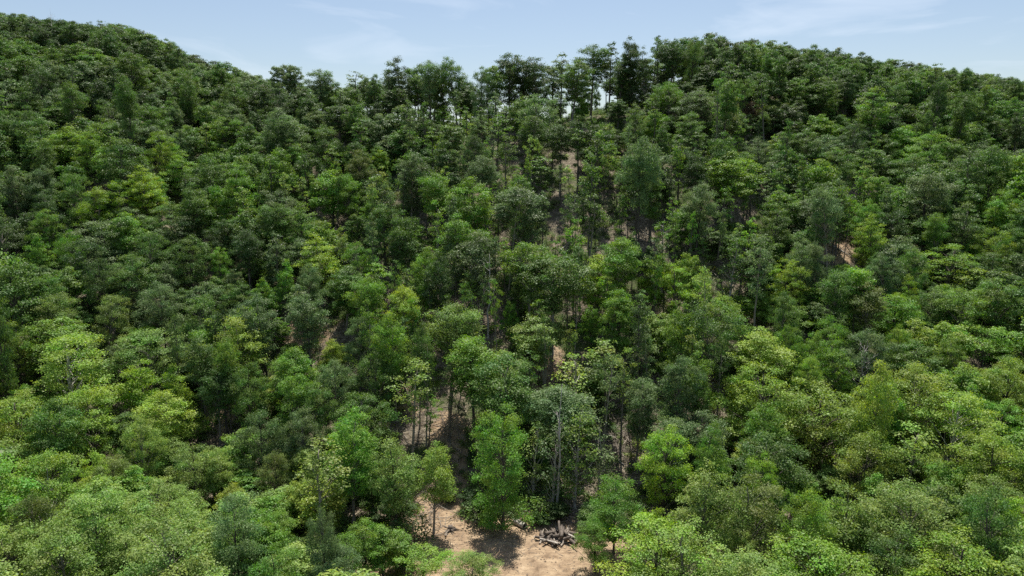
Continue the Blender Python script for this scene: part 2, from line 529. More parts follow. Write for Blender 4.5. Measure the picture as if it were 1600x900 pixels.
# trees read off the photograph: column, row of the top, crown width (px), colour, form [, height m]
T_ = """
428 101 24 gy open|446 98 22 gy open|462 101 22 gy open|502 104 28 gy open|548 105 26 gy thin|
602 95 20 gy thin|632 83 32 dk oval|652 96 26 md open|672 91 28 gy open|693 97 28 dk oval|716 84 32 md open|
750 101 32 gy dome|776 98 26 md open|796 75 42 dk tall|822 92 34 dk open|846 80 38 dk tall|877 81 24 gy thin|893 92 40 md open|
925 67 36 md open|954 62 18 dk thin|968 84 34 dk open|990 54 30 dk tall|1008 70 26 dk oval|1021 48 15 dk thin|1033 49 13 md thin|1052 62 32 dk open|1082 50 26 md dome|1102 58 32 dk dome|
1047 122 38 br dome 12|1022 170 38 br dome 11|905 150 26 br fine 9|690 163 22 lm column 8|
243 200 48 lm dome|276 232 56 br oval|224 254 60 lm oval|150 290 66 lm dome|184 276 50 lm fine|163 151 52 md dome|236 159 56 md dome|270 157 28 gy dome|
350 181 56 br flat|284 200 40 gy dome|362 160 40 gy dome|400 166 40 dk dome|500 194 62 md dome|517 262 70 br dome|475 236 50 dk dome|
560 230 44 ol dome|600 231 30 lm fine 9|640 232 44 gy dome|700 217 44 dk tall|735 208 40 dk dome|762 238 46 gy open|545 264 50 br dome|
682 268 52 br dome|742 274 66 br dome|829 180 50 md open|876 190 50 dk open|905 178 40 dk open|
1165 122 34 md flat|1140 157 44 ol fine|1178 158 26 rd dome 9|1361 134 64 br oval 20|1275 175 42 br flat 11|1338 188 52 dk dome|1300 188 38 br flat 11|1225 202 46 gy dome|1128 203 52 md oval|1192 212 46 gy oval|
1148 234 78 br tall|1500 184 54 br dome|1424 160 46 md dome|1560 178 50 md dome|
73 325 52 br dome|162 336 92 gy dome|196 328 64 br dome|56 364 44 br cone|130 368 70 dk dome|150 396 52 dk dome|104 352 44 br dome|226 356 58 md dome|292 360 66 md dome|
346 384 38 br dome 12|420 314 46 md open|500 362 78 lm oval|440 402 44 br cone|482 408 54 gy dome|415 430 36 br cone|250 430 66 gy dome|304 452 70 md dome|
90 450 70 ol dome|162 454 66 ol dome|410 455 56 gy tall|482 456 64 gy open|234 508 96 pl dome 13|100 510 130 yl dome 18|20 494 60 yl dome|214 553 66 lm cone 13|266 566 56 lm cone 12|
312 520 58 md open|352 524 42 br open|522 554 64 gy dome|385 560 66 md dome|
600 316 66 md dome|642 326 54 md dome|560 374 56 br dome|722 330 64 br dome|746 360 76 gy dome|812 288 86 gy dome|655 383 44 br oval|695 390 46 dk oval|
826 374 76 br dome|864 394 92 md open 20|935 397 66 yl fine|960 370 66 br dome|1025 394 54 lm fine|1056 410 66 lm fine|966 444 58 br tall|
615 486 50 br oval|652 497 44 md oval|700 469 70 pl dome|560 490 56 gy dome|576 540 70 md dome|740 520 84 br dome|782 546 104 md dome|
800 466 26 br flat 10|925 474 34 br flat 10|1062 470 58 br dome|896 545 84 yl column 15|950 530 60 pl column 16|1060 545 58 gy dome|622 446 50 yl open|
1112 476 92 md flat 19|1145 356 44 md column 17|1080 390 46 yl fine|1226 454 58 md dome|1250 364 54 gy dome|1282 374 44 gy dome|1238 400 56 lm fine|1310 418 58 md open|1342 415 54 br open|
1370 332 54 lm oval|1350 304 48 br dome|1394 318 66 dk dome|1484 376 100 lm fine|1550 350 56 lm dome|1588 344 60 md dome|1430 385 54 md dome|1425 428 40 lm oval|1386 394 46 gy dome|
1510 450 88 br flat|1542 504 88 br flat 12|1368 440 66 ol open|1300 486 62 br dome|1240 500 56 br dome|1360 510 76 gy dome|1412 500 46 br dome|1308 524 66 br oval|
1194 562 120 yl dome 17|1266 550 50 yl dome|1442 558 120 yl dome 17|1580 548 90 yl dome|
210 645 70 pl dome|300 688 80 pl dome 12|182 704 66 ol dome 11|145 750 130 pl dome 15|52 764 80 ol dome 13|90 818 130 pl dome 13|270 804 170 pl dome 14|362 764 100 gy dome|430 850 90 br fine 11|
500 782 60 gy dome|520 836 80 gy dome 11|405 630 76 gy dome|465 636 70 gy dome|430 704 56 ol dome 10|500 596 70 md dome|
545 634 76 br tall|615 674 84 pl oval 15|675 686 62 yl tall 14|786 627 90 br hero|832 650 50 pl column 14|864 640 56 gy column 16|900 628 60 pl column 17|938 650 50 gy column 14|
962 734 90 br dome 12|932 806 60 br dome 8|1040 664 90 lm dome|570 808 80 br dome 9|660 856 84 lm flat 5.5|737 864 76 pl dome 6|1030 800 160 lm fine 13|1000 880 70 lm dome 7|646 800 56 dk shrub 5|
1098 712 96 pl oval|1190 704 66 lm fine|1180 742 110 ol fine|1250 754 90 br dome|1328 744 110 pl cone 15|1354 664 100 yl dome|1440 738 140 pl dome|1552 666 110 yl dome|1496 600 130 yl dome 18|
1292 598 150 yl dome 17|1096 650 48 br oval|1072 810 150 pl fine 13|1400 822 110 md dome 11|1510 834 160 lm dome 12|1590 872 90 pl dome 10|1120 690 50 br oval 11|1570 760 100 md dome|
620 768 60 dk shrub 5|596 826 70 br dome 7|736 762 46 dk shrub 4|748 784 60 md shrub 3.5|700 758 34 ol shrub 3|838 776 56 br shrub 4|868 784 50 dk shrub 2.8|935 786 60 md shrub 4|842 802 30 md shrub 1.6|628 852 50 md shrub 3.5|20 610 110 yl dome 15|60 700 110 yl dome 14|140 600 100 yl dome 15|335 575 50 md open 15
"""
LIST = []
for s in T_.replace('\n', '').split('|'):
    f = s.split()
    if len(f) >= 5:
        LIST.append((float(f[0]), float(f[1]), float(f[2]), f[3], f[4], float(f[5]) if len(f) > 5 else DEFH[f[4]]))

trees = []      # dict x,y,z,H,W,col,form,listed


def add_tree(x, y, H, W, col, form, listed, u=None, v=None):
    z = float(ground(x, y))
    uu, vv, dep = proj(x, y, z + H)
    if listed and vv < 130 and 420 < uu < 1120:
        W *= 1.3
    trees.append(dict(x=x, y=y, z=z, H=H, W=W, col=col, form=form, listed=listed, u=float(uu), v=float(vv), w=W * FPX / dep, dep=float(dep)))


for kk_, (u, v, w, c, f, H) in enumerate(LIST):
    if 600 < u < 1150 and 165 < v < 600 and f in ('dome', 'oval') and H >= 14:
        # the thinned stand in the middle: long bare trunks under the crowns
        f = 'tall' if kk_ % 3 else 'open'
        H = 19.5
        LIST[kk_] = (u, v, w, c, f, H)
    x, y, dep, H = solve_tree(u, v, H)
    add_tree(x, y, H, float(np.clip(w * dep / FPX, 2.5, 17)), c, f, True)

# fill colours by picture region (rows of 100 px; left / centre / right)
FILLC = [
    ('dk dk md md', 'dk dk md gy', 'dk md md dk'),
    ('dk md md gy', 'dk dk md gy', 'dk md md md'),
    ('md md gy br', 'dk gy md md', 'md dk md gy br'),
    ('dk md gy br', 'md gy br md', 'md md br gy'),
    ('md gy br md', 'md gy br pl', 'md br md br'),
    ('md br yl gy', 'md br gy pl', 'md br yl br'),
    ('yl pl md br', 'md gy md br', 'yl br pl br'),
    ('pl br pl yl', 'md br pl br', 'br pl lm md'),
    ('pl pl pl br', 'br lm pl br', 'lm pl br pl')]
# spots where the floor shows between trunks: column, row, rx, ry, openness
GAPS = [(500, 320, 40, 35, .8), (478, 520, 50, 45, .8), (820, 262, 60, 30, .7), (885, 372, 50, 40, .9), (762, 480, 35, 60, .9), (860, 585, 50, 30, .8),
        (1000, 370, 60, 40, .8), (1310, 392, 40, 25, 1), (1350, 292, 30, 25, .8), (700, 685, 40, 60, 1), (645, 285, 25, 20, .6), (850, 240, 90, 40, .6),
        (640, 650, 40, 40, .8), (1090, 600, 40, 35, .8), (340, 650, 45, 50, .8), (1000, 620, 40, 40, .5), (960, 700, 60, 50, .8), (1210, 330, 40, 50, .7),
        (1080, 330, 50, 50, .5), (420, 370, 50, 30, .6), (290, 340, 40, 40, .5), (700, 380, 50, 50, .3),
        (560, 590, 30, 25, .7), (590, 470, 25, 25, .7), (690, 455, 25, 20, .7), (930, 300, 45, 30, .9), (760, 320, 35, 25, .7), (1030, 470, 35, 30, .7), (920, 470, 30, 30, .8),
        (800, 400, 25, 30, .8), (980, 560, 30, 25, .7), (1130, 440, 30, 30, .7), (720, 250, 25, 20, .7), (690, 570, 35, 25, .6), (1150, 330, 30, 30, .7), (610, 380, 25, 20, .6)]


CBASE = {'dome': .3, 'oval': .28, 'cone': .2, 'tall': .38, 'open': .45, 'thin': .4, 'flat': .42, 'fine': .22, 'column': .08, 'shrub': .05, 'hero': .1}


def gapness(u, v):
    g = 0
    for (a, b, rx, ry, k) in GAPS:
        g = max(g, k * math.exp(-((u - a) / rx) ** 2 - ((v - b) / ry) ** 2))
    return g


LI = [t for t in trees if t['listed']]
Lx = np.array([t['x'] for t in LI]); Ly = np.array([t['y'] for t in LI]); LW = np.array([t['W'] for t in LI])
Lu = np.array([t['u'] for t in LI]); Lv = np.array([t['v'] for t in LI]); Lw = np.array([t['w'] for t in LI]); Ld = np.array([t['dep'] for t in LI])
LK = np.array([.44 if t['col'] in ('lm', 'rd') else .33 for t in LI])
px, py, pw = list(Lx), list(Ly), list(LW)
ntry = 0
fr = np.random.default_rng(21)
NF = 0
while ntry < 26000:
    ntry += 1
    dep = math.sqrt(fr.uniform(48 ** 2, 385 ** 2))
    uu = fr.uniform(-170, 1770)
    x, y = (uu - 800) / FPX * dep, dep
    D = np.interp(uu, RU, RD)
    if y > D + 45:
        continue
    z = float(ground(x, y))
    gu, gv, _ = proj(x, y, z)
    # soil clearing and its bank
    if 590 < gu < 990 and gv > 770 and not (gu > 960 and gv < 800):
        continue
    far = y > D - 30
    open_ = gapness(float(gu), float(gv)) if gv > 0 else 0
    central = math.exp(-((gu - 860) / 260) ** 2) * smooth((gv - 150) / 60) * (1 - smooth((gv - 560) / 80))
    if open_ > .35 and fr.random() < open_:
        # a few slender trunks in the gaps
        if fr.random() < .75:
            continue
        form = 'thin'
    else:
        pf = [.46, .22, .16, .08 + .5 * central, .04 + .45 * central]
        form = fr.choice(['dome', 'oval', 'tall', 'open', 'thin'], p=np.array(pf) / sum(pf))
    H = {'dome': 15, 'oval': 17, 'tall': 18.5, 'open': 19.5, 'thin': 18.5}[form] * fr.uniform(.75, 1.2)
    W = {'dome': 11.5, 'oval': 9, 'tall': 9, 'open': 8, 'thin': 5}[form] * fr.uniform(.65, 1.3)
    H *= 1 + .2 * float(vnoise(x, y, 50, 15))
    if fr.random() < .1 and y < D - 30:
        H *= 1.22
    if y < 95:
        W *= 1.2
    W = min(W, .74 * H)
    if y < 75:
        H = min(H, 12)
    ridge_gap = 850 < gu < 1120 or 560 < gu < 620 or 720 < gu < 760
    if ridge_gap and y > D - 8:
        form = fr.choice(['open', 'tall', 'tall', 'oval'])
        H *= 1.1
    k = (.35 if form not in ('thin', 'open') else .40) + .14 * central
    dd = np.hypot(np.array(px) - x, np.array(py) - y)
    if np.any(dd < k * (np.array(pw) + W)):
        continue
    tu, tv, td = proj(x, y, z + H)
    if tv > 960 or tv < -80:
        continue
    w = W * FPX / td
    # keep the crowns read off the photograph in view
    cy0 = tv + .45 * w
    hid = (Ld > td + 2) & (np.abs(Lu - tu) < LK * (Lw + w)) & (cy0 + .45 * w > Lv) & (tv < Lv + .55 * Lw)
    if hid.any():
        continue
    # no crown may stand up over the dirt clearing, the logs or the open skyline dips
    if 630 < tu + .5 * w and tu - .5 * w < 945 and tv > 700 and tv < 900 and y < 112 and gv > 780:
        continue
    sky = np.interp(tu, [0, 100, 180, 260, 330, 400, 420, 500, 560, 590, 640, 700, 740, 760, 800, 850, 930, 1000, 1060, 1100, 1180, 1300, 1400, 1500, 1600],
                    [14, 30, 31, 60, 88, 114, 120, 124, 122, 108, 98, 102, 132, 108, 88, 94, 86, 66, 56, 46, 58, 70, 92, 100, 124])
    lim = sky + fr.uniform(-2, 9)
    if ridge_gap and D - 40 < y < D - 8 and tv < 172:
        continue
    if form != 'thin' or fr.random() < .5:
        hp = H * (1 - CBASE[form]) * FPX / td
        bad = False
        for (a, b, rx, ry, kk) in GAPS:
            if abs(tu - a) < .45 * w + .7 * rx and tv - .3 * ry < b < tv + hp + .4 * ry and fr.random() < kk * 1.15:
                bad = True
                break
        if bad:
            continue
    if tv < lim:
        # shorter if need be; never above the line of the wood against the sky
        H2 = H - (lim - tv) * td / FPX
        if H2 < .55 * H:
            continue
        H = H2
        tu, tv, td = proj(x, y, z + H)
    row = int(np.clip((tv + .3 * w) // 100, 0, 8))
    cc = 0 if tu < 550 else (1 if tu < 1120 else 2)
    cl = sorted(FILLC[row][cc].split(), key=['dk', 'gy', 'md', 'ol', 'br', 'pl', 'yl', 'lm'].index)
    col = cl[int(np.clip((.5 + 1.0 * float(vnoise(x, y, 42, 12)) + fr.normal(0, .2)) * len(cl), 0, len(cl) - 1))]
    add_tree(x, y, float(H), float(W), str(col), str(form), False)
    px.append(x); py.append(y); pw.append(W)
    NF += 1

# smaller trees closing the holes between the tall ones
for q in range(9000):
    dep = math.sqrt(fr.uniform(60 ** 2, 330 ** 2))
    uu = fr.uniform(-120, 1720)
    x, y = (uu - 800) / FPX * dep, dep
    if y > np.interp(uu, RU, RD) - 10:
        continue
    z = float(ground(x, y))
    gu, gv, _ = proj(x, y, z)
    if 590 < gu < 990 and gv > 765 or gapness(float(gu), float(gv)) > .35:
        continue
    H, W = fr.uniform(6, 10.5), fr.uniform(4.5, 7.5)
    if fr.random() < .95 * math.exp(-((gu - 860) / 280) ** 2) * float(smooth((gv - 150) / 60) * (1 - smooth((gv - 600) / 80))):
        continue
    dd = np.hypot(np.array(px) - x, np.array(py) - y)
    if np.any(dd < .24 * (np.array(pw) + W) + .6):
        continue
    tu, tv, td = proj(x, y, z + H)
    w = W * FPX / td
    if ((Ld > td + 2) & (np.abs(Lu - tu) < .36 * (Lw + w)) & (tv + .8 * w > Lv) & (tv < Lv + .5 * Lw)).any():
        continue
    if any(abs(tu - a) < .45 * w + .5 * rx and tv - .3 * ry < b < tv + w + .4 * ry for (a, b, rx, ry, kk) in GAPS):
        continue
    row = int(np.clip((tv + .3 * w) // 100, 0, 8))
    cc = 0 if tu < 550 else (1 if tu < 1120 else 2)
    add_tree(x, y, float(H), float(W), str(fr.choice(FILLC[row][cc].split())), str(fr.choice(['dome', 'oval'])), False)
    px.append(x); py.append(y); pw.append(W)

# slender long-trunked trees left standing in the thinned gaps
for q in range(1500):
    a, b, rx, ry, kk = GAPS[int(fr.integers(len(GAPS)))]
    h = hit_ground(a + fr.normal(0, rx * .9), b + fr.normal(0, ry * .9) + 8)
    if h is None or h[1] < 112:
        continue
    x, y = h
    dd = np.hypot(np.array(px) - x, np.array(py) - y)
    if dd.min() < 2.6:
        continue
    z = float(ground(x, y))
    H, W = fr.uniform(12, 20), fr.uniform(2.3, 4.0)
    tu, tv, td = proj(x, y, z + H)
    if tv < 150:
        continue
    add_tree(x, y, float(H), float(W), str(fr.choice(['md', 'gy', 'br', 'dk', 'pl'])), 'thin', False)
    px.append(x); py.append(y); pw.append(W)
    if len(px) % 1 == 0 and sum(1 for t in trees if t.get('pole')) > 170:
        break
    trees[-1]['pole'] = True

# ------------------------------------------------------------------ which 300 show largest
BW, BH = 800, 450
buf = np.full((BH, BW), -1, int)
yy, xx = np.mgrid[0:BH, 0:BW]
order = sorted(range(len(trees)), key=lambda i: -trees[i]['dep'])
for i in order:
    t = trees[i]
    u, v, w = t['u'] / 2, t['v'] / 2, t['w'] / 2
    hpx = t['H'] * (1 - CBASE[t['form']]) * FPX / t['dep'] / 2
    m = ((xx - u) / (w / 2)) ** 2 + ((yy - v - hpx / 2) / (hpx / 2)) ** 2 < 1
    buf[m] = i
cnt = np.bincount(buf[buf >= 0], minlength=len(trees))
for i, t in enumerate(trees):
    t['vis'] = int(cnt[i])
show = sorted(range(len(trees)), key=lambda i: -(trees[i]['vis'] + (40 if trees[i]['listed'] else 0)))
single = [i for i in show[:300] if trees[i]['vis'] > 12]
single_set = set(single)
print('trees', len(trees), 'listed', len(LI), 'single', len(single), 'fill', NF)

# ------------------------------------------------------------------ labels
def zone(t):
    u = t['u']
    v = t['v'] + .3 * t['w']
    skyy = np.interp(u, RU, RV) - 40
    if v < skyy:
        row = 'on the skyline'
    elif v < 210:
        row = 'just under the ridge'
    elif v < 320:
        row = 'high on the slope'
    elif v < 430:
        row = 'halfway up the slope'
    elif v < 540:
        row = 'on the lower slope'
    elif v < 660:
        row = 'near the slope foot'
    elif v < 780:
        row = 'in the valley'
    else:
        row = 'along the bottom edge'
    col = ['at far left', 'at left', 'left of centre', 'in the middle', 'right of centre', 'at right', 'at far right'][int(np.clip((u) // 229, 0, 6))]
    return row + ' ' + col


ORD = ['first', 'second', 'third', 'fourth', 'fifth', 'sixth', 'seventh', 'eighth', 'ninth', 'tenth', 'eleventh', 'twelfth', 'thirteenth', 'fourteenth']
FIXED = {(786, 627): 'tall bright green tree, leafy to the ground, casting its shadow on the dirt clearing',
         (675, 686): 'thin yellow-green tree with bare lower trunk at the left edge of the dirt clearing',
         (932, 806): 'small bright green tree just right of the log heap',
         (660, 856): 'low spreading lime green tree at the bottom left edge of the dirt clearing',
         (737, 864): 'low round pale green tree at the bottom edge in front of the dirt clearing',
         (646, 800): 'dark green bush on the left bank of the dirt clearing',
         (1361, 134): 'large bright green egg-shaped tree standing out on the dark hill under the right skyline',
         (1178, 158): 'small dull brownish tree below the dark ridge trees at right',
         (162, 336): 'broad grey-green domed tree standing out on the left spur',
         (502, 104): 'lone grey-green tree with see-through crown on the dip of the skyline'}
from collections import defaultdict
bucket = defaultdict(list)
for i in single:
    t = trees[i]
    t['label'] = None
    if t['listed']:
        for (a, b), lb in FIXED.items():
            if abs(t['u'] - a) < 4 and abs(t['v'] - b) < 6 and abs(LIST[i][0] - a) < 1 and abs(LIST[i][1] - b) < 1:
                t['label'] = lb
    if t['listed'] and t['label'] is None and (LIST[i][0], LIST[i][1]) in FIXED:
        t['label'] = FIXED[(LIST[i][0], LIST[i][1])]
    if t['label'] is None:
        bucket[(CNAME[t['col']], FNAME[t['form']], zone(t))].append(i)
for (c, f, z), ids in bucket.items():
    ids.sort(key=lambda i: trees[i]['u'])
    for k, i in enumerate(ids):
        if len(ids) == 1:
            trees[i]['label'] = f'{c} {f} tree {z}'
        elif k == len(ids) - 1:
            trees[i]['label'] = f'{c} {f} tree {z}, the rightmost one'
        else:
            trees[i]['label'] = f'{c} {f} tree {z}, {ORD[k] + " from the left" if k else "the leftmost one"}'


# ------------------------------------------------------------------ build single trees
def link(o, parent=None):
    COL.objects.link(o)
    if parent:
        o.parent = parent
    return o


def tint(col, r):
    c = np.array(COLR[col]) * r.uniform(.85, 1.18)
    c = c * (1 + r.normal(0, .035, 3))
    return tuple(float(q) for q in np.clip(c, .01, .5)) + (1.,)


br_ = np.random.default_rng(5)
BARKS = [(.085, .07, .055), (.12, .10, .085), (.065, .055, .045), (.17, .15, .13)]
protos_made = {}


def plant(t, label, group, name='broadleaf_tree', bark=None, variant=None):
    key = t['form']
    vs = PROTO[key]
    k = int(br_.integers(len(vs))) if variant is None else variant
    tm, cm, H0, W0 = vs[k][:4]
    e = bpy.data.objects.new(name, None)
    e.empty_display_size = 1
    link(e)
    e.location = (t['x'], t['y'], t['z'] - .05)
    tl = .05 if (t['form'] != 'hero' and t['u'] != 675) else 0
    e.rotation_euler = (br_.normal(0, tl), br_.normal(0, tl), br_.uniform(0, 6.28))
    sw = t['W'] / W0
    sh = t['H'] / H0
    e.scale = (sw, sw * br_.uniform(.92, 1.08), sh)
    e['label'] = label
    e['category'] = 'tree'
    e['group'] = group
    if (key, k) not in protos_made:
        a = bpy.data.objects.new('trunk', tm)
        b = bpy.data.objects.new('crown', cm)
        protos_made[(key, k)] = (a, b)
    else:
        a, b = (q.copy() for q in protos_made[(key, k)])
    link(a, e)
    link(b, e)
    a.color = (*(bark or BARKS[int(br_.integers(4))]), 1)
    b.color = tint(t['col'], br_)
    return e


for i in single:
    t = trees[i]
    bark = None
    if t['listed'] and LIST[i][4] == 'column':
        bark = (.33, .30, .26)
    if t['listed'] and LIST[i][:2] in ((100., 510.), (60., 700.), (1496., 600.)):
        bark = (.38, .36, .32)
    if bark is None and t['form'] in ('thin', 'open', 'tall') and 450 < t['u'] < 1400 and t['v'] > 160 and br_.random() < .6:
        bark = (.25, .215, .175)
    if t['form'] == 'shrub':
        e = plant(t, t['label'], 'shrubs round the dirt clearing', 'shrub', bark)
        e['category'] = 'shrub'
    else:
        plant(t, t['label'], 'broadleaf trees of the wooded hillside', 'broadleaf_tree', bark)


# ------------------------------------------------------------------ masses made with geometry nodes
def mass(name, label, category, proto_meshes, pts, rot, scl, tints, idx):
    c = bpy.data.collections.new(name + '_forms')
    for k, me in enumerate(proto_meshes):
        o = bpy.data.objects.new('form_%02d' % k, me)
        c.objects.link(o)
    me = bpy.data.meshes.new(name)
    n = len(pts)
    me.vertices.add(n)
    me.vertices.foreach_set('co', np.asarray(pts, np.float32).ravel())
    a = me.attributes.new('turn', 'FLOAT_VECTOR', 'POINT')
    a.data.foreach_set('vector', np.asarray(rot, np.float32).ravel())
    a = me.attributes.new('size', 'FLOAT_VECTOR', 'POINT')
    a.data.foreach_set('vector', np.asarray(scl, np.float32).ravel())
    a = me.attributes.new('tint', 'FLOAT_COLOR', 'POINT')
    a.data.foreach_set('color', np.asarray(tints, np.float32).ravel())
    a = me.attributes.new('form', 'INT', 'POINT')
    a.data.foreach_set('value', np.asarray(idx, np.int32))
    me.update()
    o = bpy.data.objects.new(name, me)
    COL.objects.link(o)
    o['kind'] = 'stuff'
    o['label'] = label
    o['category'] = category
    ng = bpy.data.node_groups.new(name, 'GeometryNodeTree')
    ng.interface.new_socket('Geometry', in_out='INPUT', socket_type='NodeSocketGeometry')
    ng.interface.new_socket('Geometry', in_out='OUTPUT', socket_type='NodeSocketGeometry')
    gi = ng.nodes.new('NodeGroupInput')
    go = ng.nodes.new('NodeGroupOutput')
    ip = ng.nodes.new('GeometryNodeInstanceOnPoints')
    ci = ng.nodes.new('GeometryNodeCollectionInfo')
    ci.inputs['Collection'].default_value = c
    ci.inputs['Separate Children'].default_value = True
    ci.inputs['Reset Children'].default_value = True

    def at(nm, ty):
        q = ng.nodes.new('GeometryNodeInputNamedAttribute')
        q.data_type = ty
        q.inputs['Name'].default_value = nm
        return q.outputs['Attribute']
    L = ng.links.new
    L(gi.outputs[0], ip.inputs['Points'])
    L(ci.outputs[0], ip.inputs['Instance'])
    ip.inputs['Pick Instance'].default_value = True
    L(at('form', 'INT'), ip.inputs['Instance Index'])
    L(at('turn', 'FLOAT_VECTOR'), ip.inputs['Rotation'])
    L(at('size', 'FLOAT_VECTOR'), ip.inputs['Scale'])
    L(ip.outputs[0], go.inputs[0])
    md = o.modifiers.new('scatter', 'NODES')
    md.node_group = ng
    return o


def joined(T, C, name):
    (tv, tf), (cv, cf, var) = T, C
    V = np.concatenate([tv, cv])
    F = list(tf) + [cf + len(tv)]
    nt = sum(len(f) for f in tf)
    mi = np.concatenate([np.zeros(nt), np.ones(len(cf))])
    lv = np.concatenate([np.full((len(tv), 4), .5), var])
    return mesh_np(name, V, F, [M_BARK_I, M_LEAF_I], mi, lv)


FARIDX = {}
fm = []
for key, vs in FAR.items():
    FARIDX[key] = []
    for (TC, H0, W0) in vs:
        FARIDX[key].append((len(fm), H0, W0))
        fm.append(joined(TC[0], TC[1], 'far_tree'))
sub = {'cone': 'oval', 'flat': 'dome', 'fine': 'dome', 'column': 'thin', 'shrub': 'dome', 'hero': 'tall'}
P, RO, SCL, TI, ID = [], [], [], [], []
mr_ = np.random.default_rng(11)
for i, t in enumerate(trees):
    if i in single_set:
        continue
    k, H0, W0 = FARIDX[sub.get(t['form'], t['form'])][int(mr_.integers(3))]
    P.append((t['x'], t['y'], t['z']))
    RO.append((mr_.normal(0, .05), mr_.normal(0, .05), mr_.uniform(0, 6.28)))
    s = t['W'] / W0
    SCL.append((s, s, t['H'] / H0))
    TI.append(tint(t['col'], mr_))
    ID.append(k)
mass('woodland', 'mass of dark and mid-green trees filling the hillside behind the nearer ones', 'woodland', fm, P, RO, SCL, TI, ID)

# undergrowth
um = []
for k in range(4):
    T, C = make_tree('dome', 300 + k, H=1.6, W=2.4, cb=.02, nl=8, lr=.5, leaf=.2, dens=1.3)
    um.append(joined(T, C, 'undergrowth'))
P, RO, SCL, TI, ID = [], [], [], [], []
ur = np.random.default_rng(31)
N = 60000
dep = np.sqrt(ur.uniform(60 ** 2, 300 ** 2, N))
uu = ur.uniform(-50, 1650, N)
X, Y = (uu - 800) / FPX * dep, dep
Z = ground(X, Y)
GU, GV, _ = proj(X, Y, Z)
nz = vnoise(X, Y, 22, 8) + .6 * vnoise(X, Y, 9, 9)
ucol = ['md', 'md', 'ol', 'br', 'gy', 'pl', 'dk']
for i in range(N):
    g = gapness(GU[i], GV[i])
    if 640 < GU[i] < 990 and GV[i] > 775:
        edge = (GV[i] < 812 and GU[i] > 700) or GU[i] < 655
        if not edge:
            continue
        if GU[i] < 655 and ur.random() < .9:
            continue
    if nz[i] < -.45 + .35 * g or ur.random() < .55 + .12 * g:
        continue
    s = ur.uniform(.35, 1.15) * (1 - .35 * g)
    P.append((X[i], Y[i], Z[i] - .05))
    RO.append((0, 0, ur.uniform(0, 6.28)))
    SCL.append((s, s, s * ur.uniform(.6, 1.5)))
    TI.append(tint(ucol[int(ur.integers(7))], ur))
    ID.append(int(ur.integers(4)))
print('undergrowth', len(P))
mass('undergrowth', 'low green undergrowth on the forest floor between the trunks', 'undergrowth', um, P, RO, SCL, TI, ID)

# ------------------------------------------------------------------ fallen branches (uncountable), logs
fb = Tubes()
sr = np.random.default_rng(77)
n = 0
spots = [(g[0], g[1], g[2], g[3]) for g in GAPS] * 3 + [(920, 690, 45, 22)] * 14 + [(1000, 650, 50, 40)] * 4
spots += [(780, 850, 110, 35)] * 6 + [(900, 800, 60, 15)] * 5 + [(660, 800, 40, 30)] * 4
while n < 6000:
    a, b, rx, ry = spots[int(sr.integers(len(spots)))]
    small = rx == 110
    h = hit_ground(a + sr.normal(0, rx * .8), b + sr.normal(0, ry * .8))
    if h is None:
        n += 1
        continue
    x, y = h
    th = sr.uniform(0, math.pi)
    ln = sr.uniform(1.0, 4.5) * (.3 if small else 1)
    dx, dy = math.cos(th) * ln / 2, math.sin(th) * ln / 2
    k = np.linspace(-1, 1, 4)
    xs, ys = x + dx * k + sr.normal(0, .12, 4), y + dy * k + sr.normal(0, .12, 4)
    zs_ = ground(xs, ys) + (.04 if small else sr.uniform(.05, .5) + k * sr.normal(0, .35))
    r0 = sr.uniform(.025, .075) * (.5 if small else 1)
    fb.add(np.stack([xs, ys, zs_], -1), r0 * np.array([1, .85, .6, .3]), 4, cap=False)
    n += 1
o = bpy.data.objects.new('fallen_branches', fb.mesh('fallen_branches', M_TWIG))
COL.objects.link(o)
o['kind'] = 'stuff'
o['label'] = 'pale dead branches and slash littering the slope between the trunks'
o['category'] = 'branches'


# clods and stones on the bare dirt
cl_v, cl_f, cn = [], [], 0
base = np.array([(1, 0, 0), (0, 1, 0), (-1, 0, 0), (0, -1, 0), (.1, .1, .8), (0, 0, -.6)], float)
bf = np.array([(0, 1, 4), (1, 2, 4), (2, 3, 4), (3, 0, 4), (1, 0, 5), (2, 1, 5), (3, 2, 5), (0, 3, 5)])
for k in range(700):
    h = hit_ground(sr.uniform(600, 950), 770 + 130 * sr.random() ** .8)
    if h is None:
        continue
    s_ = .04 + .16 * sr.random() ** 3
    vv_ = base * (1 + sr.normal(0, .25, (6, 1))) * s_ + [h[0], h[1], float(ground(*h)) + .2 * s_]
    cl_v.append(vv_)
    cl_f.append(bf + cn)
    cn += 6
o = bpy.data.objects.new('dirt_clods', mesh_np('dirt_clods', np.concatenate(cl_v), [np.concatenate(cl_f)], [bark_material('clod', 'FIXED', (.26, .19, .135))]))
COL.objects.link(o)
o['kind'] = 'stuff'
o['label'] = 'clods and small stones strewn over the bare dirt clearing'
o['category'] = 'stones'


def log_mesh(name, ln, r0, r1, seed, mat, sides=9):
    r = np.random.default_rng(seed)
    t = Tubes()
    k = np.linspace(-.5, .5, 7)
    t.add(np.stack([k * ln, r.normal(0, .02 * ln, 7) * .4, r.normal(0, .02 * ln, 7) * .4], -1), np.linspace(r0, r1, 7) * r.uniform(.93, 1.07, 7), sides)
    return t.mesh(name, mat)


M_LOGD = bark_material('old_log', 'FIXED', (.115, .092, .075))
M_LOGP = bark_material('peeled_log', 'FIXED', (.46, .42, .37))


def lay(name, me, x, y, dz, rz, tilt, label, group=None, cat='log'):
    o = bpy.data.objects.new(name, me)
    COL.objects.link(o)
    o.location = (x, y, float(ground(x, y)) + dz)
    o.rotation_euler = (0, tilt, rz)
    o['label'] = label
    o['category'] = cat
    if group:
        o['group'] = group
    return o


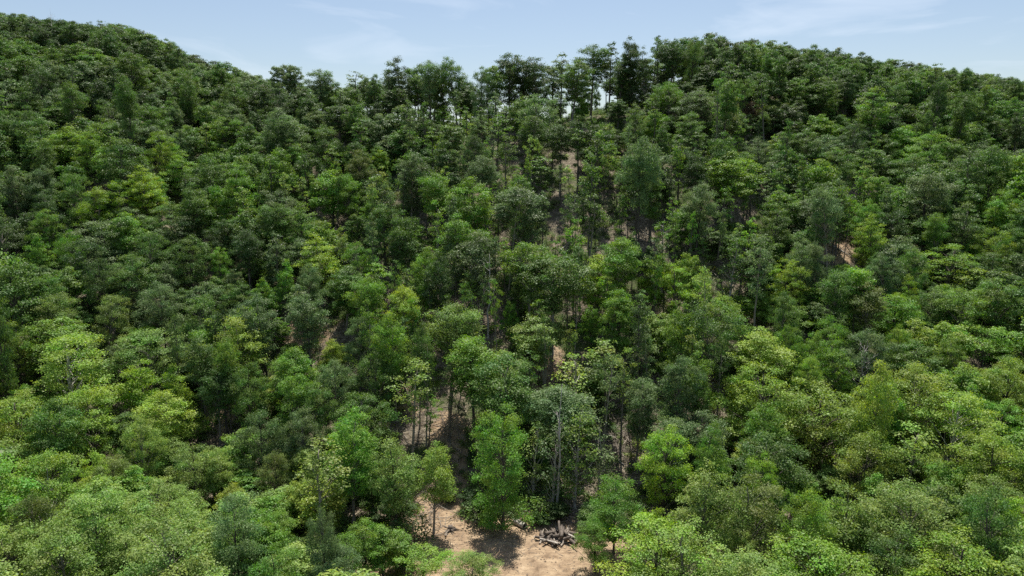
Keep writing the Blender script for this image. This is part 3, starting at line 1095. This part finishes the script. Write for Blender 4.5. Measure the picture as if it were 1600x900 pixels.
# heap of logs right of the shadow
lx, ly = hit_ground(876, 842)
lr_ = np.random.default_rng(9)
lm_ = [log_mesh('log', 3.4, .21, .15, 1, M_LOGD), log_mesh('log', 2.4, .25, .2, 2, M_LOGD), log_mesh('log', 3.6, .12, .07, 3, M_TWIG), log_mesh('log', 1.5, .22, .2, 4, M_LOGD)]
for k in range(46):
    q = lr_.uniform(0, 1) ** .6
    a = lr_.uniform(0, 6.28)
    dx, dy = q * 2.9 * math.cos(a), q * 1.7 * math.sin(a)
    dz = .15 + (1 - q) * lr_.uniform(.1, 1.35)
    lay('log', lm_[int(lr_.integers(4))], lx + dx, ly + dy, dz, lr_.uniform(0, 6.28), lr_.normal(0, .28),
        'weathered log in the tangled log heap beside the dirt clearing', 'logs in the heap beside the dirt clearing')
# two pale poles lying on the heap
lay('pole', log_mesh('pole', 4.6, .11, .08, 12, M_LOGP), lx + 1.0, ly - .9, 1.15, R(118), R(12), 'long pale pole lying across the top right of the log heap', cat='pole')
lay('pole', log_mesh('pole', 4.2, .12, .09, 13, M_LOGP), lx - 2.1, ly - 1.3, .5, R(140), R(6), 'pale grey pole slanting down the left side of the log heap', cat='pole')
# pale cut log with a dark end
hx, hy = hit_ground(812, 824)


def hollow_log():
    t = Tubes()
    V = []
    k = np.linspace(-1.1, 1.1, 6)
    t.add(np.stack([k, 0 * k, 0 * k], -1), [.42, .44, .43, .43, .45, .44], 14, cap=False)
    t.add(np.stack([k[::-1] * .98, 0 * k, 0 * k], -1), [.34] * 6, 14, cap=False)
    return t.mesh('log_shell', M_LOGP)


root = bpy.data.objects.new('hollow_log', None)
COL.objects.link(root)
root.location = (hx, hy, float(ground(hx, hy)) + .38)
root.rotation_euler = (0, 0, R(-48))
root['label'] = 'short pale hollow log with a dark open end lying left of the log heap'
root['category'] = 'log'
s = bpy.data.objects.new('shell', hollow_log())
COL.objects.link(s)
s.parent = root
t = Tubes()
t.add([(-.9, 0, 0), (.86, 0, 0)], [.335, .335], 14)
s = bpy.data.objects.new('rotten_core', t.mesh('rotten_core', bark_material('rot', 'FIXED', (.03, .025, .02))))  # near-black plug set back in the bore, makes the log end dark
COL.objects.link(s)
s.parent = root

# stump wad with roots left of the shadow
hx, hy = hit_ground(703, 829)
t = Tubes()
rr2 = np.random.default_rng(3)
t.add([(0, 0, -.3), (.05, 0, .25), (.1, .02, .6)], [.5, .38, .33], 10)
for k in range(11):
    a = rr2.uniform(0, 6.28)
    l = rr2.uniform(.7, 1.5)
    c, s_ = math.cos(a), math.sin(a)
    t.add([(.2 * c, .2 * s_, .15), (.6 * l * c, .6 * l * s_, .3 * rr2.random()), (l * c, l * s_, rr2.uniform(-.15, .45))], [.15, .1, .03], 5)
o = lay('tree_stump', t.mesh('tree_stump', M_LOGD), hx, hy, .1, 0, 0, 'dark uprooted stump on the bare dirt left of the big shadow', cat='stump')

# fallen logs seen in gaps of the wood
FL = [(1306, 388, 9, -38, 'upper of two pale logs lying side by side in the dirt gap at right', M_LOGP), (1316, 394, 8, -36, 'lower of two pale logs lying side by side in the dirt gap at right', M_LOGP),
      (1350, 296, 6, 60, 'pale log lying in the small gap high on the right slope', M_LOGP), (1092, 612, 8, 30, 'fallen log in the shady gap under the dark spreading tree', M_LOGP),
      (345, 700, 7, 35, 'broken pale trunk on the ground beside the dark forked tree', M_TWIG), (925, 672, 9, -30, 'long pale log topmost in the slash heap above the clearing', M_LOGP),
      (905, 690, 8, -22, 'pale log at the left of the slash heap above the clearing', M_LOGP), (945, 705, 9, -48, 'pale log at the lower right of the slash heap above the clearing', M_LOGP),
      (650, 286, 7, 5, 'thin pale log on the bare patch high left of centre', M_LOGP), (885, 385, 6, 50, 'pale log in the open patch in the middle of the slope', M_LOGP),
      (1000, 500, 6, 70, 'leaning dead log in the middle right of the slope', M_TWIG)]
for k, (u, v, ln, ang, lb, m) in enumerate(FL):
    h = hit_ground(u, v)
    if h is None:
        continue
    x, y = h
    a = R(ang)
    dx, dy = math.cos(a) * ln / 2, math.sin(a) * ln / 2
    z0, z1 = float(ground(x - dx, y - dy)), float(ground(x + dx, y + dy))
    o = lay('fallen_log', log_mesh('fallen_log', ln, .18, .10, 40 + k, m), x, y, .2, a, -math.atan2(z1 - z0, ln), lb, 'fallen logs on the slope')


# ------------------------------------------------------------------ bare and special trees
def dead_tree(u, vtop, H, label, seed, mat, lean=0., nb=9, rb=.16, group='bare dead trees'):
    x, y, _, H = solve_tree(u, vtop, H)
    r = np.random.default_rng(seed)
    e = bpy.data.objects.new('dead_tree', None)
    COL.objects.link(e)
    e.location = (x, y, float(ground(x, y)) - .05)
    e['label'] = label
    e['category'] = 'dead tree'
    e['group'] = group
    t = Tubes()
    z = np.linspace(-.4, H, 10)
    cx = np.interp(z, [0, H], [0, lean]) + r.normal(0, .12, 10)
    cy = r.normal(0, .1, 10)
    t.add(np.stack([cx, cy, z], -1), rb * (1 - .85 * np.clip(z / H, 0, 1)), 7)
    o = bpy.data.objects.new('trunk', t.mesh('trunk', mat))
    COL.objects.link(o)
    o.parent = e
    b = Tubes()
    for k in range(nb):
        z0 = H * r.uniform(.35, .95)
        a = r.uniform(0, 6.28)
        l = r.uniform(.8, 2.6) * (1.3 - z0 / H) * 1.4
        p0 = np.array([np.interp(z0, z, cx), np.interp(z0, z, cy), z0])
        p1 = p0 + np.array([math.cos(a) * l * .5, math.sin(a) * l * .5, l * .35])
        p2 = p0 + np.array([math.cos(a) * l, math.sin(a) * l, l * r.uniform(.6, 1.1)])
        b.add([p0, p1, p2], [rb * .4, rb * .25, rb * .08], 4)
        for q in range(3):
            p3 = p2 + r.normal(0, .45, 3) + [0, 0, .3]
            b.add([p1 * .4 + p2 * .6, (p1 + p3) / 2 + .1, p3], [rb * .18, rb * .12, rb * .05], 3)
    o = bpy.data.objects.new('branches', b.mesh('branches', mat))
    COL.objects.link(o)
    o.parent = e


M_GREY = bark_material('bleached_wood', 'FIXED', (.36, .33, .30))
dead_tree(76, 12, 20, 'bare grey dead tree poking above the left skyline', 1, M_GREY, .5, 12, .09)
dead_tree(762, 398, 17, 'pale dead trunk wrapped in dry vines in the middle of the slope', 2, M_GREY, .4, 5, .24)
dead_tree(740, 410, 15, 'thin dead tree left of the pale vine-wrapped trunk', 3, M_GREY, -.5, 8)
dead_tree(1036, 345, 13, 'short broken grey dead tree right of centre on the slope', 4, M_GREY, .3, 7, .18)
dead_tree(874, 600, 20, 'tall straight pale dead trunk among the narrow trees above the log heap', 5, M_GREY, .2, 5, .22)
dead_tree(1350, 540, 13, 'bare twiggy grey tree between green crowns at right', 6, M_GREY, .1, 22, .14)
dead_tree(352, 572, 15, 'dark bare forked tree over the brown gap at left', 7, bark_material('dark_bark', 'FIXED', (.045, .035, .03)), -1.2, 10, .3)
dead_tree(135, 62, 16, 'dark bare dead tree on the left hill below the skyline', 8, M_LOGD)
dead_tree(930, 210, 15, 'thin dead tree among the trunks under the central ridge', 9, M_GREY)

# ------------------------------------------------------------------ ground sheet
def axis(lo, hi, step, far_lo, far_hi):
    a = np.arange(lo, hi + step, step)
    out = [hi + step * 1.35 ** k * 2 for k in range(1, 40) if hi + step * 1.35 ** k * 2 < far_hi] + [far_hi]
    inn = [lo - step * 1.35 ** k * 2 for k in range(1, 40) if lo - step * 1.35 ** k * 2 > far_lo] + [far_lo]
    return np.array(sorted(inn) + list(a) + out)


ax = axis(-60, 60, 1.0, -6000, 6000)
ax = np.unique(np.concatenate([ax[(ax < -300) | (ax > 300)], np.arange(-300, -60, 3.), np.arange(-60, 60, 1.), np.arange(60, 301, 3.)]))
ay = np.unique(np.concatenate([[-6000, -3000, -1500, -700, -300, -120, -40, 0, 25, 45], np.arange(60, 130, 1.), np.arange(130, 420, 2.5), [430, 445, 470, 500, 550, 620, 720, 900, 1200, 1800, 3000, 6000, 9000]]))
GX, GY = np.meshgrid(ax, ay)
GZ = ground(GX, GY)
V = np.stack([GX, GY, GZ], -1).reshape(-1, 3)
nx, ny = len(ax), len(ay)
i = (np.arange(ny - 1)[:, None] * nx + np.arange(nx - 1)[None]).ravel()
F = np.stack([i, i + 1, i + nx + 1, i + nx], -1)
me = mesh_np('ground', V, [F], [ground_material()], smooth_shade=True)
u, v, d = proj(V[:, 0], V[:, 1], V[:, 2])
soil = np.zeros(len(V))


def blob(u0, v0, ru, rv, k=1.):
    return k * np.clip(1.6 - np.sqrt(((u - u0) / ru) ** 2 + ((v - v0) / rv) ** 2), 0, 1)


front = V[:, 1] > 50
for args in [(780, 875, 190, 75), (720, 820, 80, 45), (690, 770, 45, 40), (640, 880, 60, 50), (880, 860, 90, 40), (700, 700, 30, 60, .8), (840, 590, 45, 20, .8), (860, 560, 30, 25, .6),
             (480, 520, 50, 40, .55), (640, 620, 40, 40, .5), (1310, 390, 30, 20, .9), (340, 650, 40, 40, .5), (880, 375, 60, 40, .35), (1090, 600, 40, 30, .5), (760, 480, 40, 60, .4)]:
    soil = np.maximum(soil, blob(*args))
band = .28 * np.exp(-((u - 860) / 260) ** 2) * smooth((v - 170) / 60) * (1 - smooth((v - 600) / 60))
soil = np.maximum(soil, band) * front
a = me.attributes.new('soil', 'FLOAT', 'POINT')
a.data.foreach_set('value', soil.astype(np.float32))
o = bpy.data.objects.new('ground', me)
COL.objects.link(o)
o['kind'] = 'structure'
o['label'] = 'forest floor of brown litter and bare tan dirt'

# ------------------------------------------------------------------ light
SUN_EL, SUN_AZ = R(66), R(6)
w = bpy.data.worlds.new('World')
SC.world = w
w.use_nodes = True
nt = w.node_tree
nt.nodes.clear()
L = nt.links.new
out = nd(nt, 'ShaderNodeOutputWorld')
bg = nd(nt, 'ShaderNodeBackground')
sky = nd(nt, 'ShaderNodeTexSky', sky_type='NISHITA')
sky.sun_disc = False
sky.sun_elevation = SUN_EL
sky.sun_rotation = SUN_AZ
sky.altitude = 300
sky.air_density = 1.0
sky.dust_density = 1.1
sky.ozone_density = 1.0
bg.inputs['Strength'].default_value = 0.076
# thin high cloud
tc = nd(nt, 'ShaderNodeTexCoord')
mp = nd(nt, 'ShaderNodeMapping')
mp.inputs['Scale'].default_value = (1.6, 1.6, 9)
mp.inputs['Rotation'].default_value = (R(8), R(14), 0)
L(tc.outputs['Generated'], mp.inputs[0])
nz_ = nd(nt, 'ShaderNodeTexNoise')
nz_.inputs['Scale'].default_value = 2.2
nz_.inputs['Detail'].default_value = 7
nz_.inputs['Roughness'].default_value = .55
nz_.inputs['Distortion'].default_value = .6
L(mp.outputs[0], nz_.inputs['Vector'])
cr = nd(nt, 'ShaderNodeMapRange')
cr.inputs['From Min'].default_value = .52
cr.inputs['From Max'].default_value = .78
cr.inputs['To Min'].default_value = .06
cr.inputs['To Max'].default_value = .42
L(nz_.outputs[0], cr.inputs['Value'])
mx = nd(nt, 'ShaderNodeMix', data_type='RGBA')
mx.inputs[7].default_value = (9.0, 9.6, 10.6, 1)
L(cr.outputs[0], mx.inputs[0])
L(sky.outputs[0], mx.inputs[6])
L(mx.outputs[2], bg.inputs['Color'])
L(bg.outputs[0], out.inputs['Surface'])

sl = bpy.data.lights.new('sun', 'SUN')
sl.energy = 5.0
sl.angle = R(.53)
sl.color = (1, .95, .855)
so = bpy.data.objects.new('sun', sl)
COL.objects.link(so)
sd = Vector((math.sin(SUN_AZ) * math.cos(SUN_EL), math.cos(SUN_AZ) * math.cos(SUN_EL), math.sin(SUN_EL)))
so.rotation_euler = sd.to_track_quat('Z', 'Y').to_euler()
so.location = (0, 0, 300)

SC.view_settings.view_transform = 'Standard'
SC.view_settings.look = 'None'
SC.view_settings.exposure = 0.62
SC.view_settings.gamma = 1
SC.render.engine = 'CYCLES'
SC.cycles.max_bounces = 6
SC.cycles.diffuse_bounces = 2
SC.cycles.glossy_bounces = 2
SC.cycles.transmission_bounces = 3
SC.cycles.use_denoising = False
SC.cycles.sample_clamp_indirect = 4
